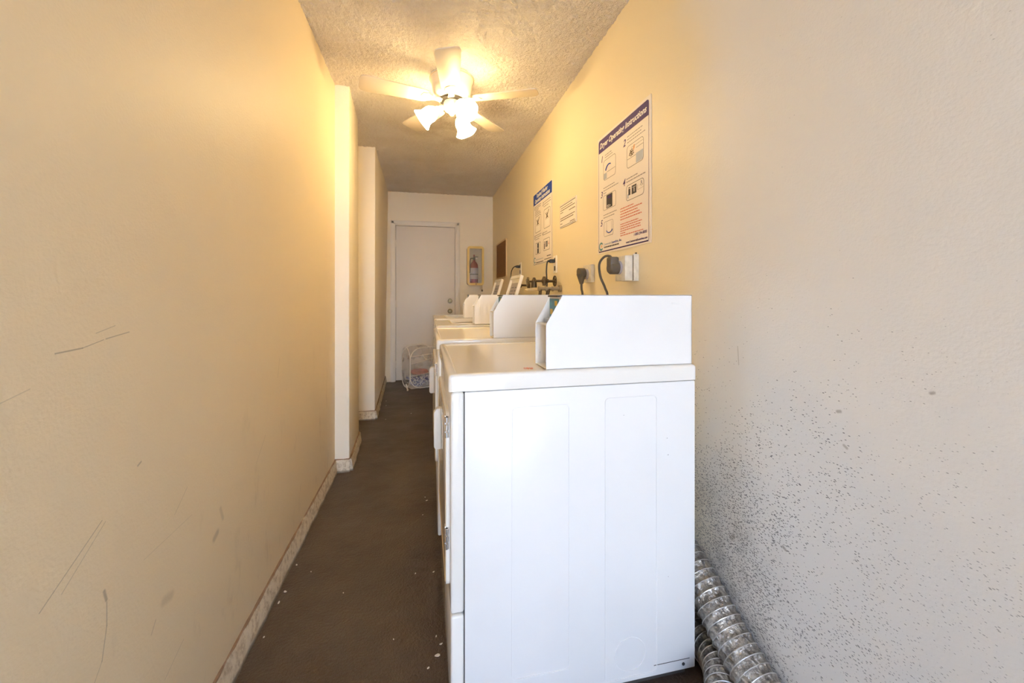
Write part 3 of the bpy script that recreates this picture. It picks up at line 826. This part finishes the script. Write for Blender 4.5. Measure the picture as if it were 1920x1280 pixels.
for cx, cy in ((.135, .335), (.385, .345)):
    b = NB()
    tube(b, [(cx-.035, cy+.03, .0037), (cx, cy, .0037), (cx+.045, cy+.045, .0037)], .0018, 6)
    prism(b, [(cx-.03, cy-.012), (cx+.03, cy-.008), (cx+.008, cy+.006), (cx+.006, cy+.03), (cx-.004, cy+.03), (cx-.006, cy+.004)], .0036, .0040, 'Z')
    ob('agitator_print', b, M['iron'], p, smooth=False)
    flatbox('shading_print', [(cx-.045, cx+.05, cy-.066, cy-.018)], M['white'], p)
    flatbox('line_print', [(cx-.045, cx+.05, cy-.018, cy-.0165)], M['ink'], p)
flatbox('keypad_print', [(.115, .168, .092, .172)], M['ink'], p)
flatbox('keypad_dot_print', [(.132, .150, .128, .136)], M['white'], p, z=.0038)
flatbox('coin_slot_print', [(.308, .330, .105, .150), (.308, .330, .155, .162), (.350, .398, .118, .160)], M['ink'], p)
flatbox('slot_detail_print', [(.371, .376, .124, .154)], M['white'], p, z=.0038)
flatbox('hand_print', [(.420, .436, .130, .142), (.426, .431, .142, .156)], M['redink'], p)
for s, x, y in (('1', .030, .455), ('2', .272, .442), ('3', .030, .215), ('4', .262, .212)):
    text('step_number', s, .042, M['ink'], p, x, y, .0036, .25, 0.0004)
b = NB(); tube(b, [(.045+.022*cos(a), .040+.020*sin(a), .0036) for a in np.linspace(.7, 2*pi-.7, 20)], .0045, 8, flat=.2); ob('logo_crescent', b, M['teal'], p)
lines('company_motto', .080, .022, [.21], .01, .008, M['ink'], p)
lines('company_line', .085, .044, [.20], .01, .005, M['bluegrey'], p)
lines('phone_line', .38, .052, [.10], .01, .008, M['ink'], p)
lines('web_line', .315, .030, [.17], .01, .006, M['ink'], p)

# --- small notice
p = sheet_root('notice', 'small cream text-only notice between the two instruction posters', 'sign', 2.572, 1.563)
warped_sheet('notice_sheet', .297, .157, M['poster'], p, t=.004)
frame_rr('border_line', .002, .295, .002, .155, .004, .0012, M['greyink'], p, z=.0042)
flatbox('rule_print', [(.006, .283, .143, .1475), (.006, .283, .0075, .0105)], M['ink'], p, z=.0042)
lines('notice_text', .018, .132, [.215], .014, .0045, M['iron'], p, z=.0042)
lines('notice_text', .014, .118, [.262], .014, .0055, M['iron'], p, z=.0042)
lines('notice_text', .175, .096, [.105], .014, .0055, M['iron'], p, z=.0042)
lines('notice_text', .014, .103, [.05], .014, .0055, M['iron'], p, z=.0042)
lines('notice_text', .014, .066, [.262, .24], .014, .0055, M['iron'], p, z=.0042)
lines('notice_text', .014, .030, [.035], .014, .0055, M['iron'], p, z=.0042)
lines('notice_text', .190, .021, [.085], .014, .0050, M['iron'], p, z=.0042)

# --- cork board
p = sheet_root('cork_board', 'small brown cork board with thin pale frame on far wall', 'cork board', 5.009, 1.312)
b = NB(); ring_prism(b, rrect(0, .642, 0, .44, .03), rrect(.014, .628, .014, .426, .02), 0.001, .014, 'Z'); ob('frame', b, M['corkframe'], p)
b = NB(); prism(b, rrect(.012, .630, .012, .428, .02), .001, .008, 'Z'); ob('cork_sheet', b, M['cork'], p)

# ------------------------------------------------------------------ right wall: outlets and plugs
def big_plug(b, x, y, z, r=.026):
    """round heavy plug body whose axis runs out from the wall"""
    cyl(b, (x, y, z), (x-.034, y, z), r, r*1.05, seg=14); cyl(b, (x-.034, y, z), (x-.042, y, z), r*1.05, r*.8, seg=14)

r = thing('dryer_outlet', 'bulky white surface box outlet below the purple-headed dryer poster', 'electrical outlet', (XR, 1.608, 1.234))
b = NB(); box(b, -.026, -.0005, -.052, .052, -.056, .060, .002); box(b, -.063, -.026, -.046, .046, -.055, .054, .004); ob('outlet_box', b, M['oldwhite'], r)
b = NB(); box(b, -.0264, -.0256, -.0524, -.0455, -.053, .056); ob('box_seam', b, M['grime'], r)
b = NB(); cyl(b, (-.062, .004, .004), (-.072, .004, .004), .030, seg=24); ob('receptacle_face', b, M['labelgrey'], r)
b = NB(); cyl(b, (-.012, -.047, .066), (-.012, -.047, .056), .004, seg=10); ob('box_screw', b, M['iron'], r)
r = thing('dryer_power_cord', 'thick grey-brown cord looping from the bulky outlet box behind the near dryer', 'power cord', (0, 0, 0))
b = NB()
big_plug(b, XR-.072, 1.612, 1.236, .027); box(b, XR-.116, XR-.074, 1.590, 1.634, 1.236, 1.284, .008)
ob('plug', b, M['graycord'], r)
b = NB(); tube(b, smooth_path([(XR-.098, 1.612, 1.270), (XR-.104, 1.622, 1.288), (XR-.122, 1.640, 1.286), (XR-.138, 1.655, 1.255), (XR-.135, 1.650, 1.20), (XR-.118, 1.640, 1.15), (XR-.108, 1.635, 1.10), (XR-.085, 1.72, .95), (XR-.06, 1.76, .80), (XR-.05, 1.76, .5)], 10), .0085, 12, flat=.62)
ob('cord', b, M['graycord'], r)

r = thing('dryer_outlet', 'small flush white outlet under the gap between notice and dryer poster', 'electrical outlet', (XR, 2.07, 1.232))
b = NB(); box(b, -.022, -.0005, -.055, .055, -.045, .052, .004); ob('outlet_plate', b, M['oldwhite'], r)
b = NB(); cyl(b, (-.021, .0, .0), (-.034, .0, .0), .029, seg=24); ob('receptacle_face', b, M['labelgrey'], r)
r = thing('dryer_power_cord', 'grey-brown cord hanging straight down from the small flush outlet', 'power cord', (0, 0, 0))
b = NB(); cyl(b, (XR-.035, 2.07, 1.240), (XR-.070, 2.07, 1.236), .026, .030, seg=14); cyl(b, (XR-.056, 2.07, 1.232), (XR-.054, 2.07, 1.178), .026, .010, seg=14); ob('plug', b, M['graycord'], r)
b = NB(); tube(b, smooth_path([(XR-.054, 2.07, 1.182), (XR-.053, 2.07, 1.15), (XR-.045, 2.075, 1.10), (XR-.05, 2.08, .9), (XR-.05, 2.08, .5)], 8), .0085, 12, flat=.7)
ob('cord', b, M['graycord'], r)

def wall_outlet(label, y, z0, z1, lab2, cordpts, group=None):
    zc = (z0+z1)/2
    r = thing('wall_outlet', label, 'electrical outlet', (XR, y, zc))
    b = NB(); box(b, -.007, -.0005, -.037, .037, z0-zc, z1-zc, .002); ob('cover_plate', b, M['plastic'], r)
    b = NB(); box(b, -.0085, -.0065, -.014, .014, -.045, -.012, .001); box(b, -.0085, -.0065, -.014, .014, .012, .045, .001); ob('sockets', b, M['graycord'], r)
    c = thing('washer_power_cord', lab2, 'power cord', (0, 0, 0))
    px, py, pz = XR-.009, y, zc+.022
    b = NB(); box(b, px-.036, px, py-.013, py+.013, pz-.013, pz+.013, .004); cyl(b, (px-.034, py, pz), (px-.050, py, pz), .009, .006, seg=12); ob('plug', b, M['black'], c)
    b = NB(); tube(b, smooth_path([(px-.046, py, pz)]+cordpts, 8), .0048, 10); ob('cord', b, M['black'], c)
wall_outlet('white wall outlet at the near lower corner of the blue washer poster', 2.675, 1.272, 1.392,
            'black cord dropping past the pipe valves from its outlet', [(XR-.062, 2.68, 1.338), (XR-.066, 2.68, 1.28), (XR-.062, 2.68, 1.20), (XR-.062, 2.69, 1.12), (XR-.06, 2.70, .9), (XR-.05, 2.70, .5)])
wall_outlet('white wall outlet above the raised washer lids, towards the cork board', 3.72, 1.305, 1.425,
            'black cord curving down behind the raised washer lid', [(XR-.068, 3.73, 1.380), (XR-.082, 3.74, 1.355), (XR-.090, 3.75, 1.31), (XR-.10, 3.77, 1.15), (XR-.08, 3.77, .9), (XR-.06, 3.77, .5)])

# ------------------------------------------------------------------ water valves
def handwheel(b, x, y, z, r=.030):
    """spoked wheel with its axle along X"""
    tube(b, [(x, y+r*cos(a), z+r*sin(a)) for a in np.linspace(0, 2*pi, 24, endpoint=False)], .0045, 8, closed=True, up0=(1, 0, 0))
    for k in range(5):
        a = k*2*pi/5; cyl(b, (x, y, z), (x, y+r*cos(a), z+r*sin(a)), .0035, seg=8)
    cyl(b, (x-.010, y, z), (x+.008, y, z), .009, seg=12)
def lobed(b, x, y, z, r=.024):
    for k in range(4):
        a = k*pi/2+.3; cyl(b, (x-.006, y+r*.6*cos(a), z+r*.6*sin(a)), (x+.006, y+r*.6*cos(a), z+r*.6*sin(a)), r*.42, seg=12)
    cyl(b, (x-.010, y, z), (x+.008, y, z), .010, seg=12)
def valve(label, y, z, x0, rr, second):
    r = thing('water_valve', label, 'valve', (0, 0, 0))
    sx = 1
    b = NB(); cyl(b, (x0, y, z), (x0-.085, y, z), .0065, seg=10)
    lathe(b, [(0, -.020), (.014, -.018), (.017, -.006), (.019, .006), (.013, .018), (.009, .030), (0, .031)], 20, Matrix.Translation((x0-.075, y, z)))
    cyl(b, (x0-.045, y, z), (x0-.062, y, z), .013, .016, seg=6); cyl(b, (x0-.075, y, z), (x0-.075, y+.0, z-.032), .012, seg=12)
    cyl(b, (x0-.075, y, z), (x0-.135, y, z), .008, seg=12)
    if not second:
        cyl(b, (x0-.075, y, z), (x0-.075, y+.03, z), .011, seg=12); cyl(b, (x0-.075, y+.03, z), (XR-.001, y+.06, z), .009, seg=12)
    ob('valve_body', b, M['iron'], r)
    b = NB(); (handwheel if rr else lobed)(b, x0, y, z, .034 if rr else .026); ob('hand_wheel', b, M['iron'], r)
    return r
valve('bronze valve with round spoked wheel nearest the blue washer poster', 2.60, 1.212, .864, True, False)
# second valve of the pair faces the other way, its lobed handle towards the room
r = thing('water_valve', 'bronze valve with four-lobed handle beside the spoked-wheel valve', 'valve', (0, 0, 0))
b = NB(); cyl(b, (.690, 2.66, 1.210), (.722, 2.66, 1.210), .0065, seg=10)
lathe(b, [(0, -.020), (.013, -.018), (.016, -.006), (.018, .006), (.012, .018), (.008, .027), (0, .028)], 20, Matrix.Translation((.735, 2.66, 1.210)))
cyl(b, (.735, 2.66, 1.210), (.735, 2.66, 1.168), .017, .020, seg=14); cyl(b, (.744, 2.66, 1.210), (.740, 2.64, 1.210), .007, seg=10)
ob('valve_body', b, M['iron'], r)
b = NB(); lobed(b, .690, 2.66, 1.210, .030); ob('hand_wheel', b, M['brass'], r)
r = thing('water_valve', 'dark valve with round wheel close behind the nearer raised washer lid', 'valve', (0, 0, 0))
b = NB(); cyl(b, (.870, 3.34, 1.200), (.775, 3.34, 1.200), .008, seg=12); lathe(b, [(0, -.024), (.016, -.020), (.020, 0), (.014, .022), (.009, .036), (0, .037)], 20, Matrix.Translation((.795, 3.34, 1.20)))
cyl(b, (.795, 3.34, 1.20), (.770, 3.34, 1.135), .013, seg=12); cyl(b, (.795, 3.34, 1.20), (XR-.001, 3.42, 1.20), .009, seg=12); cyl(b, (.770, 3.34, 1.14), (.745, 3.34, 1.00), .010, seg=12)
ob('valve_body', b, M['iron'], r)
b = NB(); handwheel(b, .872, 3.34, 1.200, .036); ob('hand_wheel', b, M['iron'], r)

r = thing('pipe_manifold', 'grimy horizontal supply pipe with clamps under the bronze valves', 'pipe', (0, 0, 0))
b = NB(); cyl(b, (.735, 2.56, 1.158), (XR-.001, 2.56, 1.160), .0115, seg=16)
for x in (.742, .790, .835): cyl(b, (x-.006, 2.56, 1.158), (x+.006, 2.56, 1.158), .0165, seg=16)
cyl(b, (XR-.016, 2.56, 1.160), (XR-.001, 2.56, 1.160), .024, seg=20); ob('pipe', b, M['grime'], r)
b = NB(); tube(b, smooth_path([(.752, 2.56, 1.158), (.748, 2.56, 1.12), (.742, 2.58, 1.00), (.75, 2.6, .7)], 8), .0105, 12); ob('hose', b, M['iron'], r)
b = NB(); tube(b, smooth_path([(.812, 2.56, 1.158), (.800, 2.56, 1.12), (.790, 2.58, 1.00), (.79, 2.6, .7)], 8), .0125, 12); ob('hose', b, M['iron'], r)
r = thing('shim_board', 'short pale wooden offcut poking out beside the supply pipe', 'board', (0, 0, 0))
b = NB(); prism(b, [(.690, 1.148), (.690, 1.154), (.712, 1.164), (.815, 1.170), (.815, 1.148)], 2.700, 2.755, 'Y', .001)
ob('board', b, M['wood'], r)

# ------------------------------------------------------------------ fire extinguisher cabinet
r = thing('extinguisher_cabinet', 'yellowed plastic cabinet with clear window on the back wall', 'cabinet', (.645, YB-.001, 1.495))
w2, h2, dp = .105, .250, .150
b = NB(); ring_prism(b, rrect(-w2, w2, -h2, h2, .03), rrect(-w2+.008, w2-.008, -h2+.008, h2-.008, .024), -dp+.02, 0, 'Y'); prism(b, rrect(-w2+.004, w2-.004, -h2+.004, h2-.004, .026), -.006, 0, 'Y')
ob('cabinet_body', b, M['cabback'], r)
b = NB(); ring_prism(b, rrect(-w2-.004, w2+.004, -h2-.004, h2+.004, .034), rrect(-w2+.024, w2-.024, -h2+.026, h2-.026, .012), -dp, -dp+.024, 'Y')
ob('door_frame', b, M['cabyellow'], r)
b = NB(); box(b, -w2+.022, w2-.022, -dp+.010, -dp+.012, -h2+.024, h2-.024); ob('window_pane', b, M['glass'], r)
b = NB(); cyl(b, (.004, -dp-.006, -h2+.012), (.004, -dp+.002, -h2+.012), .008, seg=14); ob('latch', b, M['iron'], r)
b = NB(); tube(b, [(w2-.006, -.03, -h2), (w2-.002, -.03, -h2-.04), (w2-.004, -.03, -h2-.07)], .0012, 6); cyl(b, (w2-.004, -.03, -h2-.060), (w2-.004, -.03, -h2-.085), .011, .009, seg=12)
ob('hanging_seal', b, M['iron'], r)
r = thing('fire_extinguisher', 'red fire extinguisher with grey label inside the yellowed wall cabinet', 'fire extinguisher', (.633, YB-.070, 1.262))
b = NB(); lathe(b, [(0, 0), (.046, 0), (.052, .006), (.053, .22), (.048, .255), (.030, .285), (.016, .298), (.016, .312), (0, .314)], 32); ob('cylinder', b, M['red'], r)
b = NB(); lathe(b, [(.0536, .060), (.0538, .062), (.0538, .205), (.0536, .207)], 32); o = ob('label', b, M['labelgrey'], r)
b = NB(); lathe(b, [(.0544, .118), (.0546, .119), (.0546, .128), (.0544, .129)], 32); ob('strap', b, M['black'], r)
b = NB(); cyl(b, (0, 0, .305), (0, 0, .345), .014, seg=14); box(b, -.012, .056, -.008, .008, .352, .360, .002); box(b, -.050, .012, -.008, .008, .330, .338, .002)
ob('valve_lever', b, M['black'], r)
b = NB(); cyl(b, (0, 0, .345), (0, 0, .385), .007, seg=10); cyl(b, (0, -.004, .372), (0, .004, .372), .010, seg=12); ob('pull_pin', b, M['red'], r)
b = NB(); tube(b, smooth_path([(-.014, -.012, .335), (-.045, -.02, .33), (-.056, -.025, .28), (-.058, -.03, .20), (-.058, -.03, .14)], 6), .006, 10); ob('hose', b, M['black'], r)
b = NB(); cyl(b, (.03, -.012, .335), (.03, -.020, .335), .012, seg=16); ob('pressure_gauge', b, M['white'], r)

# ------------------------------------------------------------------ laundry hamper
HA = radians(23)
r = thing('mesh_hamper', 'white mesh pop-up hamper on the floor before the back door', 'laundry hamper', (-.172, 4.845, 0), (0, 0, HA))
hw_, hd_, hh = .40, .28, .485
def rr3(x0, x1, z0, z1, rad, fn, n=8): return [fn(a, c) for a, c in rrect(x0, x1, z0, z1, rad, n)]
def net_panel(name, fn, x1, parent):
    b = NB(); n = 10
    pts = rrect(0.002, x1, .004, hh, .135, 7); cx, cz = x1/2, hh/2
    c = b.verts.new(fn(cx, cz, 1)); prev = None
    rings = [[b.verts.new(fn(cx+(px-cx)*s, cz+(pz-cz)*s, 1-s**3)) for px, pz in pts] for s in (.33, .66, 1.0)]
    m_ = len(pts)
    for i in range(m_): b.faces.new((c, rings[0][i], rings[0][(i+1) % m_]))
    for A, B in zip(rings, rings[1:]):
        for i in range(m_): b.faces.new((A[i], B[i], B[(i+1) % m_], A[(i+1) % m_]))
    return ob(name, b, M['net'], parent)
fns = [lambda a, z, k: (a, -.012*k, z), lambda a, z, k: (-.016*k, a, z), lambda a, z, k: (hw_+.012*k, a, z), lambda a, z, k: (a, hd_+.010*k, z)]
for fn, L_ in zip(fns, (hw_, hd_, hd_, hw_)):
    net_panel('netting_panel', fn, L_, r)
    b = NB(); tube(b, [fn(a, z, 0) for a, z in rrect(0.002, L_, .006, hh, .135, 8)], .0055, 8, closed=True, up0=(1, 0, 0) if L_ == hd_ else (0, 1, 0)); ob('wire_rim', b, M['netband'], r)
b = NB(); box(b, .02, hw_-.02, .01, hd_-.01, .003, .007); ob('base_panel', b, M['netband'], r)
b = NB(); tube(b, [(.01, -.004, .385), (.20, -.012, .40), (.39, -.004, .405)], .010, 8, flat=.3); tube(b, [(.01, -.004, .30), (.2, -.014, .335), (.39, -.004, .37)], .006, 8, flat=.3)
tube(b, [(.01, -.004, .155), (.2, -.014, .175), (.39, -.004, .215)], .006, 8, flat=.3)
ob('binding_tape', b, M['netband'], r)
b = NB(); tube(b, smooth_path([(.15, -.006, .402), (.165, -.028, .37), (.185, -.024, .34), (.20, -.012, .345)], 6), .010, 8, flat=.25); ob('handle', b, M['netband'], r)
b = NB(); tube(b, smooth_path([(-.006, .10, .05), (-.014, .06, .012), (-.03, .00, .008), (-.05, -.05, .006)], 6), .009, 8, flat=.3); ob('loose_tape', b, M['netband'], r)
def crumple(name, label, cat, size, loc, m, seed, flat_=False):
    t = bmesh.new(); bmesh.ops.create_icosphere(t, subdivisions=4, radius=1)
    for v in t.verts:
        q = v.co.copy(); k = 1 + .28*noise.noise(q*1.6+Vector((seed, 0, 0))) + .14*noise.noise(q*4+Vector((0, seed, 0)))
        q = Vector((math.copysign(abs(q.x)**.7, q.x), math.copysign(abs(q.y)**.7, q.y), math.copysign(abs(q.z)**.7, q.z)))
        v.co = Vector((q.x*size[0]*k, q.y*size[1]*k, max(-size[2]*.9, q.z*size[2]*k)))
    return tag(ob(name, t, m, None, loc=loc, rot=(0, 0, HA)), label, cat)
hm = Matrix.Translation((-.172, 4.845, 0)) @ Matrix.Rotation(HA, 4, 'Z')
crumple('printed_laundry_bag', 'blue and white printed cloth bundle at the bottom of the hamper', 'laundry', (.175, .115, .068), hm @ Vector((.205, .140, .075)), M['printed'], 3)
crumple('red_cloth', 'crumpled faded red cloth on top of the blue printed bundle', 'laundry', (.10, .08, .028), hm @ Vector((.17, .13, .178)), M['redcloth'], 9)

# ------------------------------------------------------------------ ceiling fan
FX, FY = .160, 2.470
fan = thing('ceiling_fan', 'white five-blade ceiling fan with three glowing glass lights', 'ceiling fan', (FX, FY, ZC))
b = NB(); lathe(b, [(0, .0), (.130, .0), (.134, -.004), (.134, -.016), (.126, -.030), (.118, -.075), (.112, -.110), (.100, -.126), (.078, -.134), (0, -.134)], 48); ob('motor_housing', b, M['fan'], fan)
b = NB(); tube(b, [(.133*cos(a), .133*sin(a), -.018) for a in np.linspace(0, 2*pi, 40, endpoint=False)], .002, 6, closed=True); ob('housing_band', b, M['corkframe'], fan)
b = NB(); lathe(b, [(0, -.134), (.074, -.134), (.074, -.146), (0, -.146)], 32); ob('flywheel', b, M['darkfilm'], fan)
b = NB(); lathe(b, [(0, -.146), (.044, -.146), (.050, -.156), (.050, -.190), (.040, -.204), (.022, -.214), (.010, -.232), (0, -.234)], 32); ob('switch_housing', b, M['fan'], fan)
for k in range(5):
    A = radians(192 + 72*k); R = Matrix.Rotation(A, 4, 'Z')
    b = NB(); t = bmesh.new()
    prism(t, [(.060, -.022), (.060, .022), (.110, .014), (.150, .034), (.178, .030), (.190, 0), (.178, -.030), (.150, -.034), (.110, -.014)], -.003, .003, 'Z', .001)
    merge(b, t, R @ Matrix.Translation((0, 0, -.146)) @ Matrix.Rotation(radians(10), 4, 'X'))
    ir = ob('blade_bracket', b, M['fan'], fan)
    b = NB(); t = bmesh.new(); pl = []
    for u in np.linspace(0, 1, 12): pl.append((.155+.37*u, -(.052+.016*u) if u < 1 else -.05))
    pl = [(.150, -.046), (.170, -.053), (.50, -.068), (.523, -.060), (.532, -.040), (.532, .040), (.523, .060), (.50, .068), (.170, .053), (.150, .046)]
    prism(t, pl, .0035, .0095, 'Z', .001)
    merge(b, t, R @ Matrix.Translation((0, 0, -.146)) @ Matrix.Rotation(radians(10), 4, 'X'))
    ob('fan_blade', b, M['blade'], fan)
for k, A in enumerate((175, 295, 55)):
    a = radians(A); tilt = radians(52)
    dirv = Vector((cos(a)*sin(tilt), sin(a)*sin(tilt), -cos(tilt)))
    p0 = Vector((cos(a)*.040, sin(a)*.040, -.176)); p1 = p0 + Vector((cos(a), sin(a), -.15))*.030
    b = NB(); tube(b, smooth_path([p0, p1, p1+dirv*.022], 5), .010, 10); cyl(b, p1+dirv*.012, p1+dirv*.040, .017, .022, seg=20)
    ob('lamp_arm', b, M['fan'], fan)
    q = Vector((0, 0, 1)).rotation_difference(dirv).to_matrix().to_4x4()
    mt = Matrix.Translation(p1+dirv*.030) @ q
    b = NB()
    prof = [(.020, 0), (.030, .010), (.042, .028), (.047, .048), (.046, .066), (.048, .082), (.060, .102), (.068, .112), (.0655, .1125), (.057, .102), (.045, .082), (.043, .066), (.044, .048), (.039, .030), (.027, .013), (.018, .004)]
    lathe(b, prof, 36, mt, wave=lambda k_, th: .035*cos(6*th)*max(0, (prof[k_][1]-.07)/.045))
    s = ob('lamp_shade', b, M['shade'], fan); s['label'] = 'glowing tulip glass shade'
    b = NB(); lathe(b, [(0, .004), (.012, .006), (.014, .024), (.027, .048), (.030, .064), (.024, .082), (.012, .091), (0, .093)], 24, mt); ob('bulb', b, M['shade'], s)

# ------------------------------------------------------------------ white paint chips on the floor
for k, (x, y, s) in enumerate([(.009, 2.222, .006), (.0, 2.26, .004), (-.038, 1.65, .004), (.034, 1.644, .005), (.036, 1.333, .004), (.050, 1.30, .005), (.038, 1.261, .008), (.009, 1.224, .005),
             (-.011, 2.081, .003), (-.40, 4.387, .007), (-.384, 4.211, .006), (-.346, 3.744, .005), (-.128, 3.878, .008), (-.520, 1.807, .006), (-.515, 1.653, .007), (-.520, 1.60, .006), (-.515, 1.449, .004), (-.30, 1.60, .003), (-.1, 1.35, .003), (-.45, 1.75, .003)]):
    b = NB(); n = 7; rnd = random.Random(k)
    pl = [(s*(.6+.5*rnd.random())*cos(2*pi*i/n)*1.2, s*(.6+.5*rnd.random())*sin(2*pi*i/n)*.7) for i in range(n)]
    prism(b, pl, 0, .0012, 'Z')
    o = ob('paint_chip', b, M['chip'], None, loc=(x, y, .0003), rot=(0, 0, rnd.random()*6))
    tag(o, 'tiny white flake of paint lying on the dark floor', 'paint chip', 'white paint flakes on the floor')
